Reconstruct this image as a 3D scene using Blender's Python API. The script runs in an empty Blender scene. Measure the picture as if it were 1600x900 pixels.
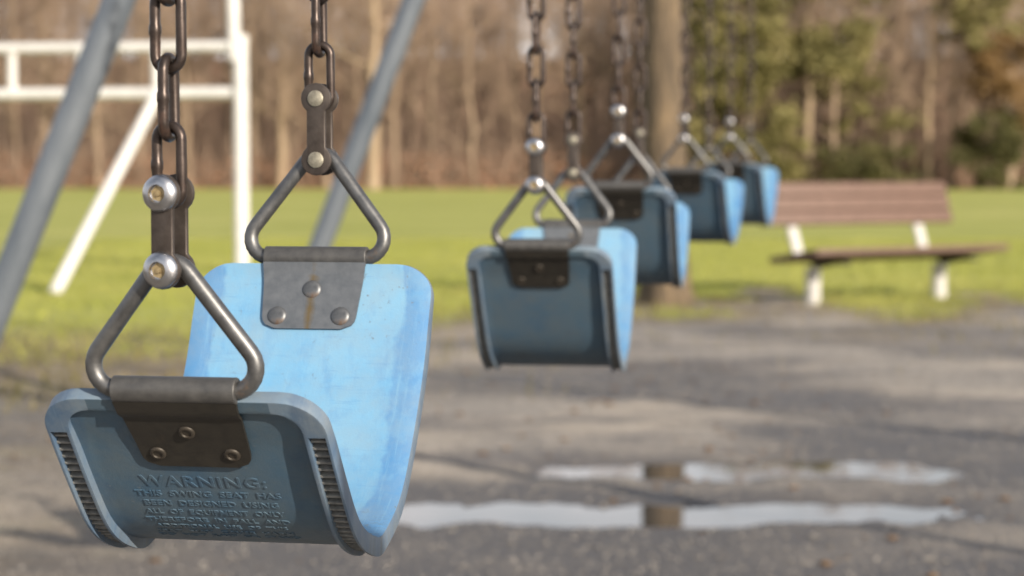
import bpy, bmesh, math, random
import numpy as np
from mathutils import Vector, Matrix, Quaternion

# ------------------------------------------------------------------ camera, sky, sun, exposure
SC = bpy.context.scene
COL = SC.collection
F = 75.0 / 36.0 * 1600.0          # focal length in photograph pixels
HCAM, YH = 0.85, 265.0            # camera height and horizon row
PITCH = math.atan((450.0 - YH) / F)
cam_d = bpy.data.cameras.new('camera')
cam = bpy.data.objects.new('camera', cam_d)
COL.objects.link(cam)
cam_d.lens, cam_d.sensor_width = 75.0, 36.0
cam_d.clip_start, cam_d.clip_end = 0.05, 3000.0
cam.location = (0, 0, HCAM)
cam.rotation_euler = (math.pi / 2 - PITCH, 0, 0)
cam_d.dof.use_dof = True
cam_d.dof.focus_distance = 1.33
cam_d.dof.aperture_fstop = 9.0
SC.camera = cam

SUN_EL, SUN_AZ = math.radians(20.5), math.atan2(0.585, -0.76)   # azimuth from +Y towards +X
w = bpy.data.worlds.new('World')
SC.world = w
w.use_nodes = True
wn = w.node_tree
sky = wn.nodes.new('ShaderNodeTexSky')
sky.sky_type = 'NISHITA'
sky.sun_disc = False
sky.sun_elevation = SUN_EL
sky.sun_rotation = SUN_AZ
sky.air_density, sky.dust_density, sky.ozone_density = 1.0, 1.4, 1.0
wn.nodes['Background'].inputs['Strength'].default_value = 0.095
# thin white cloud sheet, thicker towards the horizon as any layer seen edge-on
def wnode(op, a, b=0.0):
    n = wn.nodes.new('ShaderNodeMath')
    n.operation = op
    for s_, v_ in zip(n.inputs, (a, b)):
        if isinstance(v_, (int, float)):
            s_.default_value = v_
        else:
            wn.links.new(v_, s_)
    return n.outputs[0]


w_tc = wn.nodes.new('ShaderNodeTexCoord')
w_sep = wn.nodes.new('ShaderNodeSeparateXYZ')
wn.links.new(w_tc.outputs['Generated'], w_sep.inputs[0])
w_z = wnode('MAXIMUM', w_sep.outputs[2], 0.0)
w_den = wnode('ADD', w_z, 0.10)
w_cmb = wn.nodes.new('ShaderNodeCombineXYZ')
wn.links.new(wnode('DIVIDE', w_sep.outputs[0], w_den), w_cmb.inputs[0])
wn.links.new(wnode('DIVIDE', w_sep.outputs[1], w_den), w_cmb.inputs[1])
w_no = wn.nodes.new('ShaderNodeTexNoise')
w_no.inputs['Scale'].default_value = 0.9
w_no.inputs['Detail'].default_value = 7.0
w_no.inputs['Roughness'].default_value = 0.6
wn.links.new(w_cmb.outputs[0], w_no.inputs['Vector'])
w_cov = wnode('ADD', wnode('MULTIPLY', wnode('SUBTRACT', w_no.outputs[0], 0.52), 2.6), wnode('DIVIDE', 0.19, w_den))
w_cov = wnode('MINIMUM', wnode('MAXIMUM', w_cov, 0.0), 0.92)
w_mix = wn.nodes.new('ShaderNodeMix')
w_mix.data_type = 'RGBA'
wn.links.new(w_cov, w_mix.inputs[0])
wn.links.new(sky.outputs[0], w_mix.inputs[6])
w_mix.inputs[7].default_value = (10.6, 10.3, 10.4, 1)
wn.links.new(w_mix.outputs[2], wn.nodes['Background'].inputs[0])

sun_d = bpy.data.lights.new('sun', 'SUN')
sun_d.energy, sun_d.angle, sun_d.color = 4.9, math.radians(0.55), (1.0, 0.89, 0.755)
sun = bpy.data.objects.new('sun', sun_d)
COL.objects.link(sun)
TO_SUN = Vector((math.sin(SUN_AZ) * math.cos(SUN_EL), math.cos(SUN_AZ) * math.cos(SUN_EL), math.sin(SUN_EL)))
sun.rotation_euler = TO_SUN.to_track_quat('Z', 'Y').to_euler()
sun.location = (6, -6, 8)
SC.view_settings.view_transform = 'Standard'
SC.view_settings.look = 'None'
SC.view_settings.exposure = 0.62
SC.view_settings.gamma = 1.0
SC.view_settings.use_curve_mapping = False

RNG = random.Random(7)
NPR = np.random.default_rng(11)


def P(px, py, Y):
    """World point seen at photograph pixel (px, py) at forward distance Y."""
    c, s = math.cos(PITCH), math.sin(PITCH)
    dx, dy = (px - 800.0) / F, (450.0 - py) / F
    d = Vector((dx, c + dy * s, -s + dy * c))
    k = Y / d.y
    return Vector((d.x * k, Y, HCAM + d.z * k))


def G(px, py, z=0.0):
    c, s = math.cos(PITCH), math.sin(PITCH)
    dx, dy = (px - 800.0) / F, (450.0 - py) / F
    d = Vector((dx, c + dy * s, -s + dy * c))
    k = (z - HCAM) / d.z
    return Vector((d.x * k, d.y * k, z))


# ------------------------------------------------------------------ materials
def material(name):
    m = bpy.data.materials.new(name)
    m.use_nodes = True
    nt = m.node_tree
    return m, nt, nt.nodes['Principled BSDF']


def N(nt, kind, **kw):
    n = nt.nodes.new(kind)
    for k, v in kw.items():
        if k in n.inputs:
            n.inputs[k].default_value = v
        else:
            setattr(n, k, v)
    return n


def noise(nt, vec, scale, detail=4.0, rough=0.55):
    n = N(nt, 'ShaderNodeTexNoise')
    n.inputs['Scale'].default_value = scale
    n.inputs['Detail'].default_value = detail
    n.inputs['Roughness'].default_value = rough
    if vec is not None:
        nt.links.new(vec, n.inputs['Vector'])
    return n.outputs['Fac']


def ramp(nt, fac, stops, smooth=False):
    r = N(nt, 'ShaderNodeValToRGB')
    e = r.color_ramp.elements
    while len(e) < len(stops):
        e.new(0.5)
    for el, (p, c) in zip(e, stops):
        el.position = p
        el.color = (c, c, c, 1) if isinstance(c, (int, float)) else (*c, 1)
    if smooth:
        r.color_ramp.interpolation = 'EASE'
    nt.links.new(fac, r.inputs[0])
    return r.outputs[0]


def mix(nt, fac, a, b, mode='MIX'):
    n = N(nt, 'ShaderNodeMix', data_type='RGBA', blend_type=mode)
    for sock, v in ((n.inputs[0], fac), (n.inputs[6], a), (n.inputs[7], b)):
        if isinstance(v, (int, float)):
            sock.default_value = v
        elif isinstance(v, tuple):
            sock.default_value = (*v, 1)
        else:
            nt.links.new(v, sock)
    return n.outputs[2]


def math_n(nt, op, a, b=0.0):
    n = N(nt, 'ShaderNodeMath', operation=op)
    for s, v in zip(n.inputs, (a, b)):
        if isinstance(v, (int, float)):
            s.default_value = v
        else:
            nt.links.new(v, s)
    return n.outputs[0]


def bump(nt, bsdf, height, strength=0.3, dist=0.01):
    b = N(nt, 'ShaderNodeBump')
    b.inputs['Strength'].default_value = strength
    b.inputs['Distance'].default_value = dist
    nt.links.new(height, b.inputs['Height'])
    nt.links.new(b.outputs[0], bsdf.inputs['Normal'])


def coords(nt, out='Object'):
    return N(nt, 'ShaderNodeTexCoord').outputs[out]


def stretch(nt, vec, sc):
    m = N(nt, 'ShaderNodeMapping')
    m.inputs['Scale'].default_value = sc
    nt.links.new(vec, m.inputs[0])
    return m.outputs[0]


def rand(nt):
    return N(nt, 'ShaderNodeObjectInfo').outputs['Random']


def simple(name, c1, c2, scale, rough=0.6, metal=0.0, bstr=0.2, bdist=0.003, stretch_by=None, c3=None, spec=0.5):
    m, nt, b = material(name)
    v = coords(nt)
    if stretch_by:
        v = stretch(nt, v, stretch_by)
    f = noise(nt, v, scale, 6.0, 0.62)
    stops = [(0.32, c1), (0.68, c2)] if c3 is None else [(0.3, c1), (0.55, c2), (0.72, c3)]
    nt.links.new(ramp(nt, f, stops), b.inputs['Base Color'])
    b.inputs['Roughness'].default_value = rough
    b.inputs['Metallic'].default_value = metal
    b.inputs['Specular IOR Level'].default_value = spec
    bump(nt, b, noise(nt, v, scale * 3.1, 4.0), bstr, bdist)
    return m


MAT = {}


def blue_plastic(name, base, pale, deep, dirt, dirt_amt):
    m, nt, b = material(name)
    v = coords(nt)
    big = noise(nt, v, 9.0, 5.0, 0.6)
    mid = noise(nt, stretch(nt, v, (60, 60, 16)), 1.0, 5.0, 0.65)
    col = mix(nt, ramp(nt, big, [(0.40, 0.0), (0.62, 1.0)]), base, pale)
    col = mix(nt, ramp(nt, mid, [(0.52, 0.0), (0.74, 0.55)]), col, deep)
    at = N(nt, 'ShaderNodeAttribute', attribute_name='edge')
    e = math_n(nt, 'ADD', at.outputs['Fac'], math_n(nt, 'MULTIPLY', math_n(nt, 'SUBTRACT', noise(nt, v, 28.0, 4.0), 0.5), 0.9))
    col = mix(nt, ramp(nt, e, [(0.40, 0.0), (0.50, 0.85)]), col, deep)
    cb = N(nt, 'ShaderNodeCombineXYZ')
    for k_, (an_, sc_) in enumerate((('across', 1.0), ('along', 1.0))):
        nt.links.new(math_n(nt, 'MULTIPLY', N(nt, 'ShaderNodeAttribute', attribute_name=an_).outputs['Fac'], sc_), cb.inputs[k_])
    nt.links.new(math_n(nt, 'MULTIPLY', rand(nt), 7.0), cb.inputs[2])
    scf = noise(nt, stretch(nt, cb.outputs[0], (420, 26, 1)), 1.0, 4.0, 0.6)
    col = mix(nt, ramp(nt, scf, [(0.54, 0.0), (0.70, 0.45)]), col, pale)
    scr = noise(nt, stretch(nt, cb.outputs[0], (22, 300, 1)), 1.0, 5.0, 0.7)
    col = mix(nt, ramp(nt, scr, [(0.58, 0.0), (0.72, 0.5)]), col, deep)
    blot = noise(nt, stretch(nt, cb.outputs[0], (30, 22, 1)), 1.0, 6.0, 0.65)
    col = mix(nt, ramp(nt, blot, [(0.50, 0.0), (0.56, 0.28)]), col, pale)
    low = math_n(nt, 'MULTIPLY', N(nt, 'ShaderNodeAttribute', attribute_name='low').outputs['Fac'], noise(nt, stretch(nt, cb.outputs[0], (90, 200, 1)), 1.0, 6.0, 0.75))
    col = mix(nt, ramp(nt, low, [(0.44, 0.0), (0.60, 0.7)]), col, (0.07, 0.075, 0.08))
    fade = ramp(nt, rand(nt), [(0.0, 0.0), (1.0, 0.4)])
    col = mix(nt, fade, col, tuple(0.5 * (p_ + q_) for p_, q_ in zip(pale, dirt)))
    sp = noise(nt, v, 190.0, 3.0, 0.7)
    spm = math_n(nt, 'MULTIPLY', ramp(nt, sp, [(0.63, 0.0), (0.70, 1.0)]), ramp(nt, noise(nt, v, 21.0, 3.0), [(0.50, 0.0), (0.62, 0.85)]))
    col = mix(nt, spm, col, (0.10, 0.13, 0.16))
    g = ramp(nt, noise(nt, v, 34.0, 6.0, 0.7), [(0.35, 0.0), (0.75, dirt_amt)])
    col = mix(nt, g, col, dirt)
    nt.links.new(col, b.inputs['Base Color'])
    nt.links.new(ramp(nt, mid, [(0.3, 0.42), (0.8, 0.62)]), b.inputs['Roughness'])
    b.inputs['Specular IOR Level'].default_value = 0.35
    hh = math_n(nt, 'ADD', noise(nt, v, 700.0, 2.0), math_n(nt, 'MULTIPLY', sp, 0.8))
    bump(nt, b, hh, 0.18, 0.0006)
    return m


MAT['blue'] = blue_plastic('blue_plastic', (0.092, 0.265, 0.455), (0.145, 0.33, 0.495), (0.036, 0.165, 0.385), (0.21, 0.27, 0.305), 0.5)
MAT['under'] = blue_plastic('shaded_weathered_blue_underside', (0.034, 0.080, 0.138), (0.052, 0.102, 0.150), (0.020, 0.060, 0.120), (0.085, 0.105, 0.115), 0.75)  # darker copy of the seat blue, underside shade painted into its colour
MAT['rim'] = blue_plastic('shaded_weathered_blue_rim', (0.058, 0.115, 0.19), (0.115, 0.175, 0.24), (0.033, 0.078, 0.155), (0.18, 0.205, 0.215), 0.75)  # rim blue darkened too, its shaded side baked into the colour
MAT['channel'] = simple('shade_blackened_channel', (0.005, 0.006, 0.007), (0.012, 0.013, 0.014), 60, 0.8)  # near-black so the gaps between teeth look shadowed; shade is in the colour
MAT['tooth'] = simple('grimy_tooth', (0.11, 0.115, 0.115), (0.25, 0.25, 0.235), 220, 0.75)


def steel(name, c1, c2, rustc, rust_lo, rough=0.42, metal=0.75, streak=False):
    m, nt, b = material(name)
    v = coords(nt)
    f = noise(nt, v, 120.0, 6.0, 0.65)
    col = ramp(nt, f, [(0.3, c1), (0.7, c2)])
    rf = noise(nt, v, 38.0, 6.0, 0.7)
    rm = ramp(nt, rf, [(rust_lo, 0.0), (rust_lo + 0.12, 0.9)])
    if streak:
        at = N(nt, 'ShaderNodeAttribute', attribute_name='streak')
        st = math_n(nt, 'ADD', at.outputs['Fac'], math_n(nt, 'MULTIPLY', math_n(nt, 'SUBTRACT', noise(nt, v, 130.0, 3.0), 0.5), 0.7))
        rm = math_n(nt, 'MAXIMUM', rm, ramp(nt, st, [(0.35, 0.0), (0.85, 0.9)]))
    col = mix(nt, rm, col, rustc)
    nt.links.new(col, b.inputs['Base Color'])
    nt.links.new(mix(nt, rm, (metal,) * 3, (0.1,) * 3), b.inputs['Metallic'])
    nt.links.new(ramp(nt, f, [(0.2, rough - 0.08), (0.8, rough + 0.15)]), b.inputs['Roughness'])
    bump(nt, b, f, 0.15, 0.001)
    return m


MAT['steel'] = steel('dull_steel_ring', (0.092, 0.093, 0.094), (0.150, 0.150, 0.148), (0.10, 0.055, 0.026), 0.64, 0.40, 0.75)
MAT['plate'] = steel('grey_steel_plate', (0.078, 0.088, 0.100), (0.115, 0.125, 0.138), (0.085, 0.058, 0.018), 0.74, 0.55, 0.3, True)
MAT['roll'] = steel('shaded_rolled_edge', (0.062, 0.062, 0.062), (0.10, 0.098, 0.094), (0.08, 0.05, 0.025), 0.66, 0.48, 0.45)  # tone below the plate's, holding the roll's shade in its colour
MAT['plate_out'] = steel('shaded_steel_plate', (0.026, 0.024, 0.021), (0.042, 0.038, 0.031), (0.05, 0.034, 0.02), 0.62, 0.50, 0.5)  # same sheet as the plate, outer flap darkened to hold its shade
MAT['rivet'] = steel('rivet_head', (0.085, 0.09, 0.095), (0.14, 0.145, 0.15), (0.10, 0.055, 0.028), 0.52, 0.42, 0.6)
MAT['rivet_rust'] = steel('rusty_rivet', (0.032, 0.028, 0.023), (0.055, 0.045, 0.034), (0.075, 0.038, 0.02), 0.58, 0.5, 0.35)
MAT['chain'] = steel('brown_chain_steel', (0.036, 0.027, 0.023), (0.070, 0.053, 0.045), (0.066, 0.034, 0.022), 0.56, 0.36, 0.7)
MAT['shackle'] = steel('brown_shackle_steel', (0.046, 0.037, 0.032), (0.085, 0.070, 0.060), (0.095, 0.052, 0.03), 0.60, 0.45, 0.6)
MAT['chrome'] = steel('bright_bolt_steel', (0.36, 0.365, 0.375), (0.50, 0.50, 0.515), (0.20, 0.14, 0.08), 0.64, 0.33, 1.0)
MAT['socket'] = simple('dirty_socket', (0.22, 0.16, 0.08), (0.42, 0.33, 0.18), 400, 0.5, 0.5)
MAT['bolt_end'] = simple('pale_bolt_end', (0.17, 0.155, 0.12), (0.30, 0.28, 0.22), 300, 0.5, 0.5)
MAT['galv'] = simple('galvanised_pipe', (0.10, 0.12, 0.14), (0.165, 0.185, 0.205), 14, 0.45, 0.35, 0.1, 0.002, (1, 1, 0.25))
MAT['white'] = simple('white_paint', (0.50, 0.495, 0.475), (0.62, 0.61, 0.585), 9, 0.45, 0.0, 0.1, 0.002)
MAT['slat'] = simple('red_brown_slat', (0.085, 0.050, 0.036), (0.132, 0.078, 0.056), 3.0, 0.65, 0.0, 0.25, 0.003, (1.5, 14, 14), (0.165, 0.10, 0.075))
MAT['iron'] = simple('dark_bracket', (0.02, 0.02, 0.02), (0.05, 0.045, 0.04), 20, 0.5, 0.4)
MAT['concrete'] = simple('pale_concrete', (0.40, 0.39, 0.37), (0.56, 0.55, 0.52), 16, 0.8, 0.0, 0.4, 0.006)
MAT['bark'] = simple('ridged_bark', (0.06, 0.045, 0.029), (0.13, 0.095, 0.058), 7.0, 0.9, 0.0, 0.9, 0.03, (3, 3, 0.5), (0.235, 0.165, 0.09))
MAT['pebble'] = simple('pebble', (0.10, 0.095, 0.09), (0.25, 0.23, 0.205), 23, 0.85, 0.0, 0.2, 0.002, None, (0.42, 0.385, 0.34))
MAT['deadleaf'] = simple('dead_leaf', (0.06, 0.035, 0.02), (0.17, 0.10, 0.045), 6, 0.8, 0.0, 0.1, 0.002)


def wood_mat(name, c1, c2, c3, rough=0.9, scale=5.0):
    m, nt, b = material(name)
    f = noise(nt, stretch(nt, coords(nt), (1, 1, 0.3)), scale, 4.0)
    col = ramp(nt, f, [(0.3, c1), (0.7, c2)])
    col = mix(nt, ramp(nt, rand(nt), [(0.0, 0.0), (1.0, 0.85)]), col, c3)
    nt.links.new(col, b.inputs['Base Color'])
    b.inputs['Roughness'].default_value = rough
    b.inputs['Specular IOR Level'].default_value = 0.15
    return m


MAT['wood'] = wood_mat('bare_tree_bark', (0.175, 0.128, 0.09), (0.27, 0.20, 0.14), (0.31, 0.235, 0.165))
MAT['pale_wood'] = wood_mat('pale_tree_bark', (0.25, 0.185, 0.125), (0.345, 0.255, 0.17), (0.32, 0.245, 0.165))
MAT['twig'] = wood_mat('twigs', (0.25, 0.178, 0.126), (0.38, 0.27, 0.195), (0.33, 0.245, 0.175))
MAT['brush'] = wood_mat('rusty_brush', (0.19, 0.105, 0.065), (0.33, 0.185, 0.115), (0.26, 0.165, 0.105), 0.9, 0.6)


def leaf_mat(name, c1, c2, c3, scale=0.9):
    m, nt, b = material(name)
    f = noise(nt, coords(nt), scale, 5.0, 0.65)
    col = ramp(nt, f, [(0.3, c1), (0.52, c2), (0.72, c3)])
    nt.links.new(col, b.inputs['Base Color'])
    b.inputs['Roughness'].default_value = 0.7
    b.inputs['Specular IOR Level'].default_value = 0.2
    tr = N(nt, 'ShaderNodeBsdfTranslucent')
    nt.links.new(col, tr.inputs[0])
    ms = N(nt, 'ShaderNodeMixShader')
    ms.inputs[0].default_value = 0.3
    nt.links.new(b.outputs[0], ms.inputs[1])
    nt.links.new(tr.outputs[0], ms.inputs[2])
    nt.links.new(ms.outputs[0], nt.nodes['Material Output'].inputs[0])
    return m


MAT['olive'] = leaf_mat('olive_foliage', (0.13, 0.122, 0.048), (0.225, 0.20, 0.08), (0.34, 0.285, 0.13))
MAT['holly'] = leaf_mat('dark_green_foliage', (0.06, 0.06, 0.025), (0.11, 0.105, 0.04), (0.17, 0.15, 0.06))
MAT['beech'] = leaf_mat('orange_beech_leaves', (0.17, 0.105, 0.04), (0.25, 0.155, 0.065), (0.31, 0.215, 0.11))
MAT['blade'] = leaf_mat('grass_blades', (0.24, 0.27, 0.055), (0.335, 0.345, 0.08), (0.43, 0.40, 0.12), 1.1)
MAT['rough_blade'] = leaf_mat('worn_grass_blades', (0.09, 0.095, 0.025), (0.20, 0.17, 0.06), (0.30, 0.22, 0.10), 2.0)


def ground_material():
    m, nt, b = material('ground_gravel_and_lawn')
    v = N(nt, 'ShaderNodeNewGeometry').outputs['Position']
    at = lambda n: N(nt, 'ShaderNodeAttribute', attribute_name=n).outputs['Fac']
    # gravel
    g1 = noise(nt, v, 1.1, 6.0, 0.6)
    g2 = noise(nt, v, 22.0, 7.0, 0.78)
    vor = N(nt, 'ShaderNodeTexVoronoi')
    vor.inputs['Scale'].default_value = 95.0
    nt.links.new(v, vor.inputs['Vector'])
    gcol = ramp(nt, g2, [(0.30, (0.12, 0.112, 0.107)), (0.5, (0.295, 0.268, 0.238)), (0.72, (0.46, 0.42, 0.37))])
    gcol = mix(nt, 0.35, gcol, ramp(nt, vor.outputs['Color'], [(0.2, (0.12, 0.11, 0.10)), (0.8, (0.42, 0.385, 0.335))]))
    gcol = mix(nt, ramp(nt, g1, [(0.42, 0.0), (0.62, 0.6)]), gcol, (0.50, 0.43, 0.345))
    gcol = mix(nt, ramp(nt, noise(nt, stretch(nt, v, (0.5, 1.0, 1)), 1.5, 5.0, 0.6), [(0.49, 0.0), (0.60, 0.85)]), gcol, (0.125, 0.12, 0.122))
    gcol = mix(nt, at('damp_shade'), gcol, (0.085, 0.078, 0.074))
    # lawn
    l1 = noise(nt, stretch(nt, v, (0.25, 0.35, 1)), 1.0, 5.0, 0.6)
    l2 = noise(nt, v, 6.0, 4.0, 0.6)
    lcol = ramp(nt, l1, [(0.34, (0.275, 0.29, 0.062)), (0.52, (0.35, 0.355, 0.088)), (0.68, (0.44, 0.41, 0.13))])
    lcol = mix(nt, ramp(nt, l2, [(0.4, 0.0), (0.75, 0.45)]), lcol, (0.25, 0.265, 0.05))
    col = mix(nt, at('grass'), gcol, lcol)
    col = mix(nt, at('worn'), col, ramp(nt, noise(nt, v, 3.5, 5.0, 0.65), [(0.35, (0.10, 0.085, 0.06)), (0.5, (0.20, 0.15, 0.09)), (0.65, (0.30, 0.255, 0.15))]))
    # leaf litter under the wood
    wl = ramp(nt, noise(nt, v, 2.6, 6.0, 0.7), [(0.3, (0.17, 0.09, 0.05)), (0.6, (0.33, 0.185, 0.105)), (0.75, (0.42, 0.26, 0.15))])
    col = mix(nt, at('litter'), col, wl)
    nt.links.new(col, b.inputs['Base Color'])
    nt.links.new(ramp(nt, at('damp_shade'), [(0.0, 0.92), (1.0, 0.45)]), b.inputs['Roughness'])
    b.inputs['Specular IOR Level'].default_value = 0.25
    h = math_n(nt, 'ADD', g2, math_n(nt, 'MULTIPLY', vor.outputs['Distance'], 0.6))
    bump(nt, b, h, 0.75, 0.016)
    return m


MAT['ground'] = ground_material()
m_, nt_, b_ = material('puddle_water')
b_.inputs['Base Color'].default_value = (0.055, 0.05, 0.045, 1)
b_.inputs['Roughness'].default_value = 0.02
b_.inputs['IOR'].default_value = 1.333
b_.inputs['Specular IOR Level'].default_value = 0.5
bump(nt_, b_, noise(nt_, coords(nt_), 6.0, 2.0), 0.012, 0.01)
MAT['water'] = m_


# ------------------------------------------------------------------ mesh helpers
class MB:
    def __init__(self):
        self.v, self.f, self.m = [], [], []

    def add(self, vs, fs, mi=0):
        o = len(self.v)
        self.v += [tuple(p) for p in vs]
        self.f += [tuple(i + o for i in f) for f in fs]
        self.m += [mi] * len(fs)

    def tube(self, path, radii, seg=10, closed=False, caps=True, mi=0):
        pts = [Vector(p) for p in path]
        n = len(pts)
        if not hasattr(radii, '__len__'):
            radii = [radii] * n
        vs, ref = [], None
        for i, p in enumerate(pts):
            a = pts[(i - 1) % n] if (closed or i > 0) else p
            b = pts[(i + 1) % n] if (closed or i < n - 1) else p
            t = (b - a).normalized()
            if ref is None:
                ref = t.orthogonal().normalized()
            ref = (ref - t * ref.dot(t)).normalized()
            bi = t.cross(ref)
            for k in range(seg):
                an = 2 * math.pi * k / seg
                vs.append(p + (ref * math.cos(an) + bi * math.sin(an)) * radii[i])
        fs = []
        for i in range(n if closed else n - 1):
            j = (i + 1) % n
            for k in range(seg):
                l = (k + 1) % seg
                fs.append((i * seg + k, i * seg + l, j * seg + l, j * seg + k))
        if caps and not closed:
            fs.append(tuple(range(seg - 1, -1, -1)))
            fs.append(tuple((n - 1) * seg + k for k in range(seg)))
        self.add(vs, fs, mi)

    def lathe(self, base, axis, prof, seg=24, mi=0):
        """prof: list of (radius, height along axis)."""
        axis = Vector(axis).normalized()
        r = axis.orthogonal().normalized()
        b = axis.cross(r)
        base = Vector(base)
        vs, fs = [], []
        for (ra, h) in prof:
            for k in range(seg):
                an = 2 * math.pi * k / seg
                vs.append(base + axis * h + (r * math.cos(an) + b * math.sin(an)) * ra)
        for i in range(len(prof) - 1):
            for k in range(seg):
                l = (k + 1) % seg
                fs.append((i * seg + k, i * seg + l, (i + 1) * seg + l, (i + 1) * seg + k))
        fs.append(tuple(range(seg - 1, -1, -1)))
        fs.append(tuple((len(prof) - 1) * seg + k for k in range(seg)))
        self.add(vs, fs, mi)

    def box(self, c, ax, ay, az, mi=0):
        c, ax, ay, az = Vector(c), Vector(ax), Vector(ay), Vector(az)
        vs = [c + ax * sx + ay * sy + az * sz for sz in (-1, 1) for sy in (-1, 1) for sx in (-1, 1)]
        fs = [(0, 2, 3, 1), (4, 5, 7, 6), (0, 1, 5, 4), (2, 6, 7, 3), (0, 4, 6, 2), (1, 3, 7, 5)]
        self.add(vs, fs, mi)

    def mesh(self, name, mats, smooth=True, angle=38, bevel=0):
        me = bpy.data.meshes.new(name)
        me.from_pydata(self.v, [], self.f)
        for k in mats:
            me.materials.append(MAT[k])
        me.polygons.foreach_set('material_index', self.m)
        if bevel:
            bm = bmesh.new()
            bm.from_mesh(me)
            bmesh.ops.recalc_face_normals(bm, faces=bm.faces)
            ed = [e for e in bm.edges if len(e.link_faces) == 2 and e.calc_face_angle(0) > math.radians(35)]
            bmesh.ops.bevel(bm, geom=ed, offset=bevel, segments=2, profile=0.5, affect='EDGES', clamp_overlap=True)
            bm.to_mesh(me)
            bm.free()
        if smooth:
            me.polygons.foreach_set('use_smooth', [True] * len(me.polygons))
            try:
                me.set_sharp_from_angle(angle=math.radians(angle))
            except Exception:
                pass
        me.update()
        return me


def np_mesh(name, verts, faces, mats, smooth=False):
    """verts (n,3), faces (m,k) with one k."""
    me = bpy.data.meshes.new(name)
    k = faces.shape[1]
    me.vertices.add(len(verts))
    me.vertices.foreach_set('co', np.ascontiguousarray(verts, dtype=np.float32).ravel())
    me.loops.add(faces.size)
    me.loops.foreach_set('vertex_index', np.ascontiguousarray(faces, dtype=np.int32).ravel())
    me.polygons.add(len(faces))
    me.polygons.foreach_set('loop_start', np.arange(0, faces.size, k, dtype=np.int32))
    for q in mats:
        me.materials.append(MAT[q])
    if smooth:
        me.polygons.foreach_set('use_smooth', [True] * len(faces))
    me.update(calc_edges=True)
    return me


def link(name, me, parent=None, loc=(0, 0, 0), rot=None):
    o = bpy.data.objects.new(name, me)
    COL.objects.link(o)
    o.location = loc
    if rot is not None:
        o.rotation_mode = 'QUATERNION'
        o.rotation_quaternion = rot
    if parent is not None:
        o.parent = parent
    return o


def tag(o, label=None, cat=None, group=None, kind=None):
    for k, v in (('label', label), ('category', cat), ('group', group), ('kind', kind)):
        if v:
            o[k] = v
    return o


def thing(name, loc, label, cat, group=None):
    o = bpy.data.objects.new(name, None)
    COL.objects.link(o)
    o.location = loc
    o.empty_display_size = 0.2
    return tag(o, label, cat, group)


# ------------------------------------------------------------------ ground
def vnoise(x, y, seed=0):
    xi, yi = np.floor(x).astype(np.int64), np.floor(y).astype(np.int64)
    fx, fy = x - xi, y - yi
    fx, fy = fx * fx * (3 - 2 * fx), fy * fy * (3 - 2 * fy)

    def h(a, b):
        n = (a * 374761393 + b * 668265263 + seed * 974634777) & 0xFFFFFFFF
        n = ((n ^ (n >> 13)) * 1274126177) & 0xFFFFFFFF
        return ((n ^ (n >> 16)) & 0xFFFF) / 65535.0
    return (h(xi, yi) * (1 - fx) + h(xi + 1, yi) * fx) * (1 - fy) + (h(xi, yi + 1) * (1 - fx) + h(xi + 1, yi + 1) * fx) * fy


def fbm(x, y, seed=0, oct=4):
    s, a, t = 0.0, 1.0, 0.0
    for k in range(oct):
        s = s + a * vnoise(x * 2 ** k, y * 2 ** k, seed + k)
        t += a
        a *= 0.5
    return s / t - 0.5


def sstep(e0, e1, x):
    t = np.clip((x - e0) / (e1 - e0), 0, 1)
    return t * t * (3 - 2 * t)


WATER_Z = -0.014
PUDDLES = [((0.60, 6.06), 0.56, 0.140), ((0.38, 5.29), 0.74, 0.165)]


def boundary(x):
    """forward distance at which the lawn starts"""
    return 8.6 + 3.2 * sstep(-1.25, -0.35, x) + 1.2 * sstep(-0.35, 0.6, x) + 0.25 * np.clip(x - 0.6, 0, 8) + (1.6 + 2.0 * sstep(-0.2, 0.8, x)) * fbm(x * 1.3, x * 0 + 3.3, 5)


def pool(x, y):
    d = 0.0
    wx, wy = 0.5 * fbm(x * 2.3, y * 2.3, 130, 4), 0.26 * fbm(x * 3.1, y * 3.1, 150, 4)
    x, y = x + wx, y + wy
    for (cx, cy), rx, ry in PUDDLES:
        q = ((x - cx) / rx) ** 4 + ((y - cy) / ry) ** 2
        d = d + np.exp(-q * 0.9)
    return d


def ground_z(x, y):
    x, y = np.asarray(x, dtype=float), np.asarray(y, dtype=float)
    near = sstep(0, 3, y) * (1 - sstep(14, 22, y))
    z = 0.030 * fbm(x * 0.9, y * 0.9, 1, 3) * near + 0.013 * fbm(x * 4.2, y * 3.0, 9, 4) * near + 0.015 * fbm(x * 9.0, y * 7.0, 19, 3) * near
    z = z * (1 - 0.15 * np.clip(pool(x, y), 0, 1)) - 0.030 * np.clip(pool(x, y), 0, 1.2)
    z = z + 0.012 * sstep(-0.4, 0.6, y - boundary(x)) * near
    z = z + 0.125 * np.clip(y - 97, 0, 90) * sstep(96, 104, y)
    return z


def far_z(y):
    t = min(1.0, max(0.0, (y - 96) / 8.0))
    return 0.125 * min(90.0, max(0.0, y - 97)) * t * t * (3 - 2 * t)


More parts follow.
